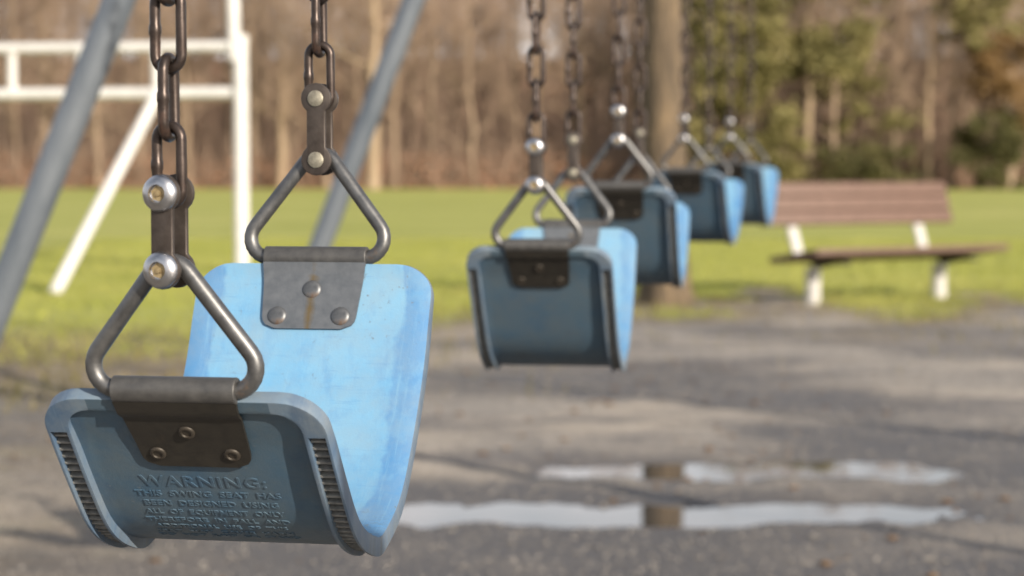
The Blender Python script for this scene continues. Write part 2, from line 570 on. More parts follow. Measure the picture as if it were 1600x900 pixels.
def build_ground():
    def graded(lo, hi, step, out):
        a = list(np.arange(lo, hi, step))
        s, p = step, hi
        while p < out[1]:
            a.append(p)
            s *= 1.16
            p += s
        a.append(out[1])
        s, p, pre = step, lo, []
        while p > out[0]:
            s *= 1.16
            p -= s
            pre.append(max(p, out[0]))
        return np.array(pre[::-1] + a)
    xs = graded(-3.0, 4.2, 0.032, (-600, 600))
    ys = graded(3.6, 15.0, 0.038, (-250, 900))
    ys = np.unique(np.concatenate([ys, np.arange(90, 112, 0.8)]))
    X, Y = np.meshgrid(xs, ys)
    Z = ground_z(X, Y)
    V = np.stack([X, Y, Z], -1).reshape(-1, 3)
    nx, ny = len(xs), len(ys)
    i = np.arange(nx * ny).reshape(ny, nx)
    Fq = np.stack([i[:-1, :-1], i[:-1, 1:], i[1:, 1:], i[1:, :-1]], -1).reshape(-1, 4)
    me = np_mesh('ground', V, Fq, ['ground'], True)
    x, y, z = V.T
    e = y - boundary(x) + (2.6 + 2.6 * sstep(-0.2, 0.8, x)) * fbm(x * 1.6, y * 0.8, 21)
    grass = sstep(-0.25, 0.55, e)
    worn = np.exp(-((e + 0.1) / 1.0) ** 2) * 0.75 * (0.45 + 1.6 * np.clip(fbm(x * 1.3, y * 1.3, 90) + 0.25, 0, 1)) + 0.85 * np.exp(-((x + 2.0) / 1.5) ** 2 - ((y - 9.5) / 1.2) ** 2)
    worn = worn + 0.62 * (1 - sstep(9.2, 13.6, y)) * (1 - sstep(-1.2, -0.3, x)) * (0.7 + 1.2 * fbm(x * 1.6, y * 0.9, 95))  # left strip, with the patch above: worn grass plus tree shade painted in
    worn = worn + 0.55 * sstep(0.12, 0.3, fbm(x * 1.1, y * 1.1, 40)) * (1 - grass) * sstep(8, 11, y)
    damp_shade = np.clip(1 - (z - WATER_Z) / 0.016, 0, 1) * (y < 9) + 0.75 * sstep(0.0, 0.18, fbm(x * 0.45, y * 0.8, 60)) * (y < 13)  # wet ground by the puddles, plus broad patches painting shade onto the gravel
    litter = sstep(95.0, 97.5, y + 3.0 * fbm(x * 0.35, y * 0.2, 70))
    for n_, a_ in (('grass', grass), ('worn', np.clip(worn, 0, 0.85) * (1 - litter)), ('damp_shade', np.clip(damp_shade, 0, 1)), ('litter', litter)):
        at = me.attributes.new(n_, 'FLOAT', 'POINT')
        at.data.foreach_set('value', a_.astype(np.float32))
    o = link('ground', me)
    tag(o, kind='structure')
    o['label'] = 'worn grey gravel giving way to a wide sunlit lawn'
    return o


build_ground()
for k, ((cx, cy), rx, ry) in enumerate(PUDDLES):
    n = 48
    mb = MB()
    mb.add([(math.cos(2 * math.pi * q / n) * rx * 1.75, math.sin(2 * math.pi * q / n) * min(ry * 1.8, 0.40), 0) for q in range(n)], [tuple(range(n))])
    o = link('puddle', mb.mesh('puddle', ['water'], False), None, (cx, cy, WATER_Z + 0.0004 * k))
    tag(o, ['narrow rain puddle on the gravel, the one farther away', 'long rain puddle on the gravel, the nearer of two'][k], None, None, 'structure')


# ------------------------------------------------------------------ ground cover that nobody could count
def blades(name, n, xr, yr, hmin, hmax, wid, mat, keep):
    x = NPR.uniform(*xr, n)
    y = yr[0] + (yr[1] - yr[0]) * NPR.random(n) ** 1.35
    k = keep(x, y)
    x, y = x[k], y[k]
    n = len(x)
    z = ground_z(x, y) - 0.004
    a = NPR.uniform(0, 2 * np.pi, n)
    h = NPR.uniform(hmin, hmax, n)
    lean = NPR.normal(0, 0.45, (n, 2)) * h[:, None]
    wv = np.stack([np.cos(a), np.sin(a), 0 * a], -1) * (wid * NPR.uniform(0.6, 1.3, n))[:, None]
    b = np.stack([x, y, z], -1)
    mid = b + np.concatenate([lean * 0.35, (h * 0.6)[:, None]], 1)
    tip = b + np.concatenate([lean, h[:, None]], 1)
    V = np.stack([b - wv, b + wv, mid + wv * 0.7, mid - wv * 0.7, tip], 1).reshape(-1, 3)
    i = np.arange(n)[:, None] * 5
    Ft = np.concatenate([i + [0, 1, 2], i + [0, 2, 3], i + [3, 2, 4]])
    return link(name, np_mesh(name, V, Ft, [mat]))


g = blades('grass', 120000, (-5.0, 6.5), (8.2, 26.0), 0.02, 0.055, 0.0035, 'blade',
           lambda x, y: (y - boundary(x) + (2.6 + 2.6 * sstep(-0.2, 0.8, x)) * fbm(x * 1.6, y * 0.8, 21) > NPR.uniform(-0.1, 0.7, len(x))) & (NPR.random(len(x)) < 0.30 + 0.70 * np.maximum(sstep(9.0, 13.5, y), sstep(-1.0, -0.2, x))) & (np.abs(x) < 0.30 * y))
tag(g, 'short yellow green grass blades of the lawn', 'grass', None, 'stuff')
g = blades('worn_grass', 34000, (-4.0, 5.0), (7.4, 15.0), 0.018, 0.07, 0.0035, 'rough_blade',
           lambda x, y: (np.abs(y - boundary(x) + 0.1) < NPR.exponential(1.0, len(x))) & (fbm(x * 2.2, y * 2.2, 33) > -0.05))
tag(g, 'thin brownish tufts of grass along the gravel edge', 'grass', None, 'stuff')


def pebbles(name, n, xr, yr, r0, r1, mat, keep, flat=0.6):
    x = NPR.uniform(*xr, n)
    y = NPR.uniform(*yr, n)
    k = keep(x, y)
    x, y = x[k], y[k]
    n = len(x)
    r = r0 + (r1 - r0) * NPR.random(n) ** 3
    base = np.array([[1, 0, 0], [0, 1, 0], [-1, 0, 0], [0, -1, 0], [0, 0, 1], [0, 0, -0.6]], float)
    V = base[None] * r[:, None, None] * NPR.uniform(0.65, 1.25, (n, 6, 1))
    V[:, :, 2] *= flat
    a = NPR.uniform(0, 2 * np.pi, n)
    c, s = np.cos(a)[:, None], np.sin(a)[:, None]
    X = V[:, :, 0] * c - V[:, :, 1] * s + x[:, None]
    Y = V[:, :, 0] * s + V[:, :, 1] * c + y[:, None]
    Z = V[:, :, 2] + (ground_z(x, y) + r * 0.15)[:, None]
    V = np.stack([X, Y, Z], -1).reshape(-1, 3)
    fb = np.array([[0, 1, 4], [1, 2, 4], [2, 3, 4], [3, 0, 4], [1, 0, 5], [2, 1, 5], [3, 2, 5], [0, 3, 5]])
    Ft = (np.arange(n)[:, None, None] * 6 + fb[None]).reshape(-1, 3)
    return link(name, np_mesh(name, V, Ft, [mat]))


inside = lambda x, y: (np.abs(x) < 0.27 * y + 0.2) & (y < boundary(x) + 0.3)
g = pebbles('gravel', 110000, (-3.4, 4.2), (3.9, 14.2), 0.0025, 0.0075, 'pebble', lambda x, y: inside(x, y) & (ground_z(x, y) > WATER_Z + 0.002))
tag(g, 'small grey and tan stones strewn over the play area', 'gravel', None, 'stuff')
g = pebbles('leaf_debris', 2600, (-3.4, 4.2), (4.0, 14.0), 0.004, 0.022, 'deadleaf', lambda x, y: inside(x, y) & (fbm(x * 1.3, y * 1.3, 80) > 0.0), 0.35)
tag(g, 'dark brown leaf scraps and bark bits on the gravel', 'leaf debris', None, 'stuff')

# ------------------------------------------------------------------ swing frame
LINE = lambda Y: -0.394 + 0.17 * Y           # plan line of the top beam
BEAM_Z = HCAM + 3.1
U = Vector((0.17, 1.0, 0)).normalized()      # along the beam, away from the camera
VV = Vector((U.y, -U.x, 0))                  # across it, to the right
UP = Vector((0, 0, 1))
fr = thing('swing_support', (LINE(3.4), 3.4, 0), 'grey galvanised pipe gantry with slanting legs carrying the swings', 'swing support')
FO = Vector(fr.location)
b0, b1 = Vector((LINE(0.3), 0.3, BEAM_Z)), Vector((LINE(6.65), 6.65, BEAM_Z))
mb = MB()
mb.tube([b0 - FO, b1 - FO], 0.044, 20)
link('top_beam', mb.mesh('top_beam', ['galv']), fr)
legs = []
for Yb, side in ((4.32, -1), (4.32, 1), (6.445, -1), (6.445, 1), (0.45, -1), (0.45, 1)):
    top = Vector((LINE(Yb), Yb, BEAM_Z))
    if side < 0 and Yb > 1:
        reach = 1.339 if Yb < 5 else 1.226
    else:
        reach = 1.1
    foot = top + VV * side * reach * (BEAM_Z + 0.05) / (BEAM_Z - HCAM)
    foot.z = float(ground_z(foot.x, foot.y)) - 0.05
    mb = MB()
    mb.tube([top - FO, foot - FO], 0.0345, 18)
    link('leg', mb.mesh('leg', ['galv']), fr)
for Yb in (0.45, 4.32, 6.445):
    c = Vector((LINE(Yb), Yb, BEAM_Z)) - FO
    mb = MB()
    mb.lathe(c - U * 0.07, U, [(0.046, 0), (0.053, 0.004), (0.053, 0.136), (0.046, 0.14)], 20)
    link('clamp_collar', mb.mesh('clamp_collar', ['galv']), fr)


# ------------------------------------------------------------------ swings
def smooth_profile(pts, n):
    """Catmull-Rom through 2-D points, resampled evenly by arc length."""
    p = [np.array(q, float) for q in pts]
    p = [2 * p[0] - p[1]] + p + [2 * p[-1] - p[-2]]
    out = []
    for i in range(1, len(p) - 2):
        for t in np.linspace(0, 1, 24, endpoint=False):
            a, b, c, d = p[i - 1], p[i], p[i + 1], p[i + 2]
            out.append(0.5 * (2 * b + (c - a) * t + (2 * a - 5 * b + 4 * c - d) * t * t + (3 * b - a - 3 * c + d) * t ** 3))
    out.append(p[-2])
    q = np.array(out)
    s = np.concatenate([[0], np.cumsum(np.hypot(*np.diff(q, axis=0).T))])
    # one smoothing pass over the curve
    e = np.linspace(0, s[-1], 160)
    x, z = np.interp(e, s, q[:, 0]), np.interp(e, s, q[:, 1])
    for _ in range(10):
        x[1:-1] = 0.25 * x[:-2] + 0.5 * x[1:-1] + 0.25 * x[2:]
        z[1:-1] = 0.25 * z[:-2] + 0.5 * z[1:-1] + 0.25 * z[2:]
    q = np.stack([x, z], -1)
    s = np.concatenate([[0], np.cumsum(np.hypot(*np.diff(q, axis=0).T))])
    return q, s


HALF_W, CORNER, RIM, RIM_H, SHEET = 0.084, 0.025, 0.0140, 0.0120, 0.0055

CHAIN_PITCH, WIRE = 0.0375, 0.0031


def make_link_mesh():
    mb = MB()
    R, half = 0.0078, CHAIN_PITCH / 2 - 0.0078 + WIRE
    path, rad = [], []
    for k in range(13):
        a = math.pi * k / 12
        path.append((R * math.cos(a), 0, half + R * math.sin(a)))
        rad.append(WIRE)
    for z in (half * .55, half * .25, half * .12, 0, -half * .12, -half * .25, -half * .55):
        path.append((-R, 0, z))
        rad.append(WIRE * (1.17 if abs(z) < half * .15 else 1.0))
    for k in range(13):
        a = math.pi + math.pi * k / 12
        path.append((R * math.cos(a), 0, -half + R * math.sin(a)))
        rad.append(WIRE)
    mb.tube(path, rad, 10, closed=True)
    return mb


LINK_MB = make_link_mesh()
LINK_ME = LINK_MB.mesh('chain_link', ['chain'], True, 80)
LINK_V = np.array(LINK_MB.v)


def dogbone(h, r, waist, t):
    """flat shackle cheek in the x-z plane, holes' centres at z=0 and z=h, thickness t along y"""
    pts = []
    a0 = math.asin(waist / r)
    for k in range(17):
        a = math.pi / 2 + a0 + (2 * math.pi - 2 * a0) * k / 16      # lower disc
        pts.append((r * math.cos(a), r * math.sin(a)))
    low = pts
    up = [(-x, h - z) for x, z in low]
    ring = low + up
    n = len(ring)
    mb = MB()
    vs = [(x, -t / 2, z) for x, z in ring] + [(x, t / 2, z) for x, z in ring]
    fs = [tuple(range(n)), tuple(range(2 * n - 1, n - 1, -1))] + [(k, n + k, n + (k + 1) % n, (k + 1) % n) for k in range(n)]
    mb.add(vs, fs)
    return mb.mesh('cheek', ['shackle'], True, 40, 0.0007)


SH_H = 0.0425
CHEEK_ME = dogbone(SH_H, 0.0108, 0.0066, 0.0034)


def bolt_meshes():
    mb = MB()      # button head, axis -y, seated at y=0
    mb.lathe((0, 0, 0), (0, -1, 0), [(0.0100, 0.0), (0.0104, 0.0012), (0.0100, 0.0026), (0.0087, 0.0042), (0.0066, 0.0052), (0.0050, 0.0055), (0.0048, 0.0030)], 28)
    head = mb.mesh('bolt', ['chrome'], True, 50)
    mb = MB()      # hexagonal socket floor with raised pin
    mb.lathe((0, 0, 0), (0, -1, 0), [(0.0047, 0.0026), (0.0046, 0.0032)], 6)
    mb.lathe((0, 0, 0), (0, -1, 0), [(0.0018, 0.0031), (0.0016, 0.0046)], 12)
    sock = mb.mesh('socket', ['socket'], True, 30)
    mb = MB()      # flat bolt end on the far cheek
    mb.lathe((0, 0, 0), (0, -1, 0), [(0.0056, 0.0), (0.0056, 0.0009), (0.0050, 0.0013)], 20)
    end = mb.mesh('bolt_end', ['bolt_end'], True, 40)
    mb = MB()
    mb.lathe((0, -0.0085, 0), (0, 1, 0), [(0.0045, 0.0), (0.0045, 0.017)], 14)
    shank = mb.mesh('shank', ['shackle'], True, 40)
    mb = MB()
    mb.lathe((0, 0, 0), (0, 0, 1), [(0.0064, 0.0), (0.0066, 0.0005), (0.0060, 0.0013), (0.0040, 0.0018), (0.0012, 0.0019)], 22)
    rivet = mb.mesh('rivet', ['rivet'], True, 50)
    mb = MB()
    mb.lathe((0, 0, 0), (0, 0, 1), [(0.0050, 0.0), (0.0050, 0.0008), (0.0042, 0.0016), (0.0031, 0.0016), (0.0028, 0.0007)], 20)
    rr = mb.mesh('hollow_rivet', ['rivet_rust'], True, 50)
    return head, sock, end, shank, rivet, rr


HEAD_ME, SOCK_ME, END_ME, SHANK_ME, RIVET_ME, HOLLOW_ME = bolt_meshes()


def triangle_mesh(width, height, r, fil):
    pts = [Vector((-width / 2, 0, 0)), Vector((width / 2, 0, 0)), Vector((0, 0, height))]
    path = []
    for i in range(3):
        a, p, b = pts[i - 1], pts[i], pts[(i + 1) % 3]
        da, db = (a - p).normalized(), (b - p).normalized()
        ang = da.angle(db)
        d = fil / math.tan(ang / 2)
        c = p + (da + db).normalized() * fil / math.sin(ang / 2)
        s, e = p + da * d, p + db * d
        q0, q1 = s - c, e - c
        for k in range(9):
            path.append(c + q0.normalized().slerp(q1.normalized(), k / 8.0) * fil)
    mb = MB()
    mb.tube(path, r, 14, closed=True)
    return mb.mesh('triangle_ring', ['steel'], True, 80)


TRI_H = 0.066
TRI_ME = triangle_mesh(0.1235, TRI_H + 0.012, 0.0049, 0.0130)

WARNING = ['WARNING:', 'THIS  SWING  SEAT  HAS', 'BEEN  DESIGNED  USING', 'ALL  OF  EQUIPMENT  ONLY', 'THEREFORE  IN  FALL  AND',
           'ADDITIONAL  USE  OF  THIS', 'SEAT  MAY  CAUSE  HARM', 'DO  NOT  JUMP  OR  STAND']


def text_polys(lines):
    """flat triangulated lettering, x to the right, y downwards, in metres"""
    V, Fc = [], []
    y = 0.0
    for k, t in enumerate(lines):
        cu = bpy.data.curves.new('t', 'FONT')
        cu.body = t
        cu.align_x = 'CENTER'
        cu.resolution_u = 2
        cu.size = 0.0132 if k == 0 else 0.0070
        cu.space_character = 1.15 if k == 0 else 1.0
        cu.extrude = 0.00028
        cu.offset = 0.00012
        ob = bpy.data.objects.new('t', cu)
        COL.objects.link(ob)
        dg = bpy.context.evaluated_depsgraph_get()
        me = ob.evaluated_get(dg).to_mesh()
        o = len(V)
        wmax = max(abs(v.co.x) for v in me.vertices)
        sx = 0.039 / wmax if k == 0 else (0.0435 + 0.002 * math.sin(k * 2.1)) / wmax
        for v in me.vertices:
            V.append((v.co.x * sx, y - v.co.y, v.co.z))
        Fc += [tuple(o + i for i in p.vertices) for p in me.polygons]
        ob.evaluated_get(dg).to_mesh_clear()
        bpy.data.objects.remove(ob)
        bpy.data.curves.remove(cu)
        y += 0.0095 if k == 0 else 0.0092
    return np.array(V), Fc


def swing(na, fa, zb, ub, label, lettering=False, rings=(0.0, 0.0), twist=0.0, z_top_links=None, seed=0):
    """na, fa: world points of the lower shackle bolts of the near and far hanger; zb: lowest point of the belt."""
    rn = random.Random(seed)
    na, fa = Vector(na), Vector(fa)
    u = Vector((fa.x - na.x, fa.y - na.y, 0))
    L = u.length
    u.normalize()
    v = Vector((u.y, -u.x, 0))
    root_loc = Vector(((na.x + fa.x) / 2, (na.y + fa.y) / 2, zb))
    root = thing('swing', root_loc, label, 'swing', 'blue belt swings hanging in a row')
    zn, zf = na.z - 0.0745, fa.z - 0.0725         # belt ends
    dn, df = zn - zb, zf - zb
    ub = ub * L
    ui, uo = 0.006, L - 0.006
    pts = [(ui, zn), (ui + (ub - ui) * .36, zb + dn * .50), (ui + (ub - ui) * .64, zb + dn * .18), (ub * .97, zb + 0.003), (ub + (uo - ub) * .14, zb + 0.003),
           (ub + (uo - ub) * .46, zb + df * .15), (ub + (uo - ub) * .81, zb + df * .54), (uo - (uo - ub) * .02, zb + df * .90), (uo, zf)]
    q, s = smooth_profile(pts, 160)
    S = s[-1]
    tang = np.gradient(q, axis=0)
    tang /= np.hypot(*tang.T)[:, None]

    def at(a, vv, n):
        """point on the belt: a along it, vv across, n outwards from its outer silhouette line (0 = rim's outer face)"""
        x = np.interp(a, s, q[:, 0]) if 0 <= a <= S else None
        if x is None:
            e = 0 if a < 0 else -1
            d = a if a < 0 else a - S
            px, pz = q[e] + tang[e] * d
            tx, tz = tang[e]
        else:
            pz = np.interp(a, s, q[:, 1])
            tx, tz = np.interp(a, s, tang[:, 0]), np.interp(a, s, tang[:, 1])
            l = math.hypot(tx, tz)
            tx, tz = tx / l, tz / l
        # outward normal: to the right of travel is down/outside
        nx, nz = tz, -tx
        px, pz = px + nx * n if x is None else x + nx * n, pz + nz * n
        return Vector((na.x, na.y, 0)) + u * px + v * vv + UP * pz - root_loc

    def normal(a):
        return (at(a, 0, 0.001) - at(a, 0, 0)).normalized()

    # --- belt: loft of cross-sections; n = 0 is the rim's outer face, -RIM_H the sitting face
    inner, rec = -RIM_H, -RIM_H + SHEET
    rimh = lambda d: 0.0088 + (RIM_H - 0.0088) * float(sstep(0.008, 0.05, d))
    ch = -0.0095
    rows = []           # (a, w_outer, w_inner, recess n, channel n)
    avals = [0, .0006, .0018, .0038, .0065, .0090, .0090001, .0096, .0110, .0135, .017, .021, .025, .028, .0280001]
    mids = list(np.linspace(.036, S / 2, 34))
    half = avals + mids
    full = [(a, a) for a in half] + [(S - a, a) for a in half[-2::-1]]

    def wout(d):
        if d >= CORNER:
            return HALF_W
        return HALF_W - CORNER + math.sqrt(max(0, CORNER ** 2 - (CORNER - d) ** 2)) if d > 0 else HALF_W - CORNER

    def win(d):
        d2 = d - 0.0090
        rc = 0.016
        base = HALF_W - RIM
        if d2 >= rc:
            return base
        d2 = max(0, d2)
        return base - rc + math.sqrt(max(0, rc ** 2 - (rc - d2) ** 2)) if d2 > 0 else base - rc
    NV = 14
    verts, edge, across, along, lowv = [], [], [], [], []
    nrow = len(full)
    for (a, d) in full:
        inner = -rimh(d)
        rec = inner + SHEET
        wo, wi = wout(d), win(d)
        wi = min(wi, wo - 0.004)
        r_ = rec if d > .00900005 else 0.0
        c_ = ch if d > .02800005 else 0.0
        sag = 0.0
        ring = []
        for k in range(NV + 1):
            vv = -wo + 2 * wo * k / NV
            ring.append((vv, inner))
        bw = wo - wi
        c0, c1 = wo - bw * .11, wi + bw * .16
        ring += [(wo, 0), (c0, 0), (c0, c_), (c1, c_), (c1, 0), (wi, 0), (wi, r_)]
        for k in range(1, NV):
            ring.append((wi - 2 * wi * k / NV, r_))
        ring += [(-wi, r_), (-wi, 0), (-c1, 0), (-c1, c_), (-c0, c_), (-c0, 0), (-wo, 0)]
        for vv, n in ring:
            verts.append(at(a, vv, n))
            across.append(vv)
            along.append(a)
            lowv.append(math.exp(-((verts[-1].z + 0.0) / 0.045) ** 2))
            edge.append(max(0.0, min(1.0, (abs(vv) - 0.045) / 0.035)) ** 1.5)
    K = len(verts) // nrow
    mb = MB()
    mb.v = [tuple(p) for p in verts]
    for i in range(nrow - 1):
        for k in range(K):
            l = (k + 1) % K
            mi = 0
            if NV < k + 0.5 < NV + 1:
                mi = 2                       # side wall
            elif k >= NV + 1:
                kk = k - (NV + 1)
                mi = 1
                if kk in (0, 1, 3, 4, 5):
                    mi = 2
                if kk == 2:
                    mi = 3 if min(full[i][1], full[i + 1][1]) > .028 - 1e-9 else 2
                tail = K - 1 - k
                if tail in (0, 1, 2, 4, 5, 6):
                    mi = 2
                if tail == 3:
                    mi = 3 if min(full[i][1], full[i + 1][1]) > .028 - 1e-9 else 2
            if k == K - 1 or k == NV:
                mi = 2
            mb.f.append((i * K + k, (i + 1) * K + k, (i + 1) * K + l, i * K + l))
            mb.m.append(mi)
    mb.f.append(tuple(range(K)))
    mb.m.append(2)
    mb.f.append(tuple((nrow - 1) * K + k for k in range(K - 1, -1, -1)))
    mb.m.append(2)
    me = bpy.data.meshes.new('seat')
    me.from_pydata(mb.v, [], mb.f)
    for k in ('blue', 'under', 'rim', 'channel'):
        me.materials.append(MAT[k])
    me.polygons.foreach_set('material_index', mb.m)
    at_ = me.attributes.new('edge', 'FLOAT', 'POINT')
    at_.data.foreach_set('value', edge)
    for an_, vals in (('across', across), ('along', along), ('low', lowv)):
        me.attributes.new(an_, 'FLOAT', 'POINT').data.foreach_set('value', vals)
    bm = bmesh.new()
    bm.from_mesh(me)
    bmesh.ops.remove_doubles(bm, verts=bm.verts, dist=2e-5)
    bmesh.ops.dissolve_degenerate(bm, edges=bm.edges, dist=1e-5)
    # the flat channel floor outside the grooved stretch is rim
    bmesh.ops.recalc_face_normals(bm, faces=bm.faces)
    ed = [e for e in bm.edges if len(e.link_faces) == 2 and e.calc_face_angle(0) > math.radians(40)]
    bmesh.ops.bevel(bm, geom=ed, offset=0.0011, segments=2, profile=0.5, affect='EDGES', clamp_overlap=True)
    bm.to_mesh(me)
    bm.free()
    me.polygons.foreach_set('use_smooth', [True] * len(me.polygons))
    me.set_sharp_from_angle(angle=math.radians(32))
    seat = link('seat', me, root)

    # --- teeth in the rim's channel
    mb = MB()
    bw = RIM
    c0, c1 = HALF_W - bw * .11, HALF_W - RIM + bw * .16
    pitch = 0.0060
    n = int((S - 0.066) / pitch)
    for sd in (-1, 1):
        for k in range(n):
            a = 0.034 + k * pitch
            vs = []
            for n_ in (ch - 0.0005, -0.0030):
                sl = 0.0008 if n_ > ch else 0.0010
                for da in (-sl, sl):
                    for vv in (c1 - 0.0003, c0 + 0.0003):
                        vs.append(at(a + da, sd * vv, n_))
            mb.add(vs, [(0, 1, 3, 2), (4, 6, 7, 5), (0, 4, 5, 1), (2, 3, 7, 6), (0, 2, 6, 4), (1, 5, 7, 3)])
    t = link('rim_tooth_strip', mb.mesh('rim_tooth_strip', ['tooth'], False), seat)
    t['kind'] = 'stuff'

    # --- raised lettering on the near underside
    if lettering:
        V, Fc = TEXT
        mb = MB()
        a0 = 0.0800
        mb.add([at(a0 + y, x - 0.002, -rimh(a0 + y) + SHEET + z + 0.00025) for x, y, z in V], Fc)
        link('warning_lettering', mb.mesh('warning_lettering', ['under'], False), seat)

    # --- hangers
    for far in (False, True):
        apex = fa if far else na
        o3 = apex - root_loc
        A = (lambda d: S - d) if far else (lambda d: d)
        cn = -0.0044
        rc = at(A(-0.0045), 0, cn)                 # centre of the rolled edge
        half_top, half_bot, length = 0.0365, 0.0325, 0.052
        mb = MB()
        # rolled tube with a little wall at its ends
        mb.lathe(rc - v * half_top, v, [(0.0050, 0), (0.0073, 0.0), (0.0077, 0.0005), (0.0077, 2 * half_top - 0.0005), (0.0073, 2 * half_top), (0.0050, 2 * half_top)], 20,
                 2)
        streak = [0.0] * len(mb.v)

        def flap(nfun, th, mi, length):
            nd, nw = 18, 10
            vs = []
            st = []
            for side in (0, 1):
                for i in range(nd + 1):
                    d = -0.001 + length * (i / nd if i < nd else 1)
                    hw = half_top + (half_bot - half_top) * i / nd
                    rr = 0.009
                    e = length - 0.001 - d
                    if e < rr:
                        hw = hw - rr + math.sqrt(max(0, rr * rr - (rr - e) ** 2))
                    for j in range(nw + 1):
                        t_ = -1 + 2 * j / nw
                        vs.append(at(A(d), t_ * hw, nfun(d) + (th if side else 0)))
                        st.append(math.exp(-((t_ * hw) / 0.0035) ** 2) * (0.9 if d > 0.01 else 0.5) if th < 0 else 0.0)
            m = (nd + 1) * (nw + 1)
            fs = []
            for i in range(nd):
                for j in range(nw):
                    p = i * (nw + 1) + j
                    fs.append((p, p + 1, p + nw + 2, p + nw + 1))
                    fs.append((m + p, m + p + nw + 1, m + p + nw + 2, m + p + 1))
            ring = [j for j in range(nw + 1)] + [i * (nw + 1) + nw for i in range(1, nd + 1)] + [nd * (nw + 1) + j for j in range(nw - 1, -1, -1)] + [i * (nw + 1) for i in range(nd - 1, 0, -1)]
            for k in range(len(ring)):
                p, r2 = ring[k], ring[(k + 1) % len(ring)]
                fs.append((p, m + p, m + r2, r2))
            mb.add(vs, fs, mi)
            streak.extend(st)
        out_n = lambda d: (-rimh(d) + SHEET + 0.0006) * float(sstep(0.009, 0.016, d)) + 0.0006 * (1 - float(sstep(0.009, 0.016, d)))
        in_n = lambda d: -rimh(d) - 0.0004
        flap(out_n, 0.0020, 1, 0.060)
        flap(in_n, -0.0020, 0, 0.052)
        me = bpy.data.meshes.new('hanger_plate')
        me.from_pydata(mb.v, [], mb.f)
        me.materials.append(MAT['plate'])
        me.materials.append(MAT['plate_out'])
        me.materials.append(MAT['roll'])
        me.polygons.foreach_set('material_index', mb.m)
        sa = me.attributes.new('streak', 'FLOAT', 'POINT')
        sa.data.foreach_set('value', streak)
        bm = bmesh.new()
        bm.from_mesh(me)
        bmesh.ops.recalc_face_normals(bm, faces=bm.faces)
        bm.to_mesh(me)
        bm.free()
        me.polygons.foreach_set('use_smooth', [True] * len(me.polygons))
        me.set_sharp_from_angle(angle=math.radians(35))
        plate = link('hanger_plate', me, root)
        for (d, vv) in ((0.0275, 0.0), (0.0475, -0.0225), (0.0475, 0.0225)):
            nn = normal(A(d))
            link('rivet', HOLLOW_ME, plate, at(A(d), vv, out_n(d) + 0.0019), nn.to_track_quat('Z', 'Y'))
        for (d, vv) in ((0.0215, 0.0), (0.0415, -0.0225), (0.0415, 0.0225)):
            nn = normal(A(d))
            link('rivet', RIVET_ME, plate, at(A(d), vv, in_n(d) - 0.0019), (-nn).to_track_quat('Z', 'Y'))
        # triangle ring: base through the roll, apex to the lower bolt
        z_ = (o3 - rc)
        h = z_.length
        z_.normalize()
        x_ = v
        y_ = z_.cross(x_).normalized()
        R = Matrix((x_, y_, z_)).transposed()
        tri = link('triangle_ring', TRI_ME, root, rc, R.to_quaternion())
        tri.scale = (1, 1, h / TRI_H)
        # shackle: two cheeks, bolts with heads on the outer side of the swing
        ry = (rings[1] if far else rings[0])
        yaw = Quaternion(UP, -ry) @ Matrix((v, u, UP)).transposed().to_quaternion()
        uf = yaw @ Vector((0, 1, 0))
        xf = yaw @ Vector((1, 0, 0))
        for sgn in (-1, 1):
            link('shackle_cheek', CHEEK_ME, root, o3 + uf * sgn * 0.0088, yaw)
        outq = yaw if not far else yaw @ Quaternion(UP, math.pi)
        outd = -uf if not far else uf
        for hh in (0.0, SH_H):
            p = o3 + UP * hh
            bo = link('bolt', HEAD_ME, root, p + outd * 0.0107, outq)
            link('socket', SOCK_ME, bo)
            link('bolt_shank', SHANK_ME, bo, (0, 0.0107, 0))
            link('bolt_end', END_ME, bo, (0, 0.0214, 0), Quaternion(UP, math.pi))
        # chain: straight up to the beam
        z0 = o3.z + SH_H + CHAIN_PITCH / 2 - 0.0045 - WIRE + 0.0045
        k, rest = 0, []
        ztop = BEAM_Z - 0.05 - root_loc.z
        base_q = yaw
        while z0 + k * CHAIN_PITCH < ztop:
            z = z0 + k * CHAIN_PITCH
            ang = (math.pi / 2) * (k % 2) + rn.uniform(-0.10, 0.10) + twist * k
            qk = base_q @ Quaternion(UP, ang)
            p = Vector((o3.x, o3.y, z))
            if z + root_loc.z < (z_top_links or 1e9):
                link('chain_link', LINK_ME, root, p, qk)
            else:
                rest.append((p, qk))
            k += 1
        RV = []
        for p, qk in rest:
            M3 = np.array(qk.to_matrix())
            RV.append(LINK_V @ M3.T + np.array(p))
        nf = np.array(LINK_MB.f)
        Vr = np.concatenate(RV)
        Fr = np.concatenate([nf + i * len(LINK_V) for i in range(len(rest))])
        link('upper_chain', np_mesh('upper_chain', Vr, Fr, ['chain'], True), root)
        mb = MB()
        p = Vector((o3.x, o3.y, BEAM_Z - root_loc.z))
        mb.tube([p + v * 0.047 * math.cos(t) + UP * 0.047 * math.sin(t) for t in np.linspace(0, 2 * math.pi, 24, endpoint=False)], 0.005, 8, closed=True)
        link('hook_ring', mb.mesh('hook_ring', ['chain']), root)
    return root


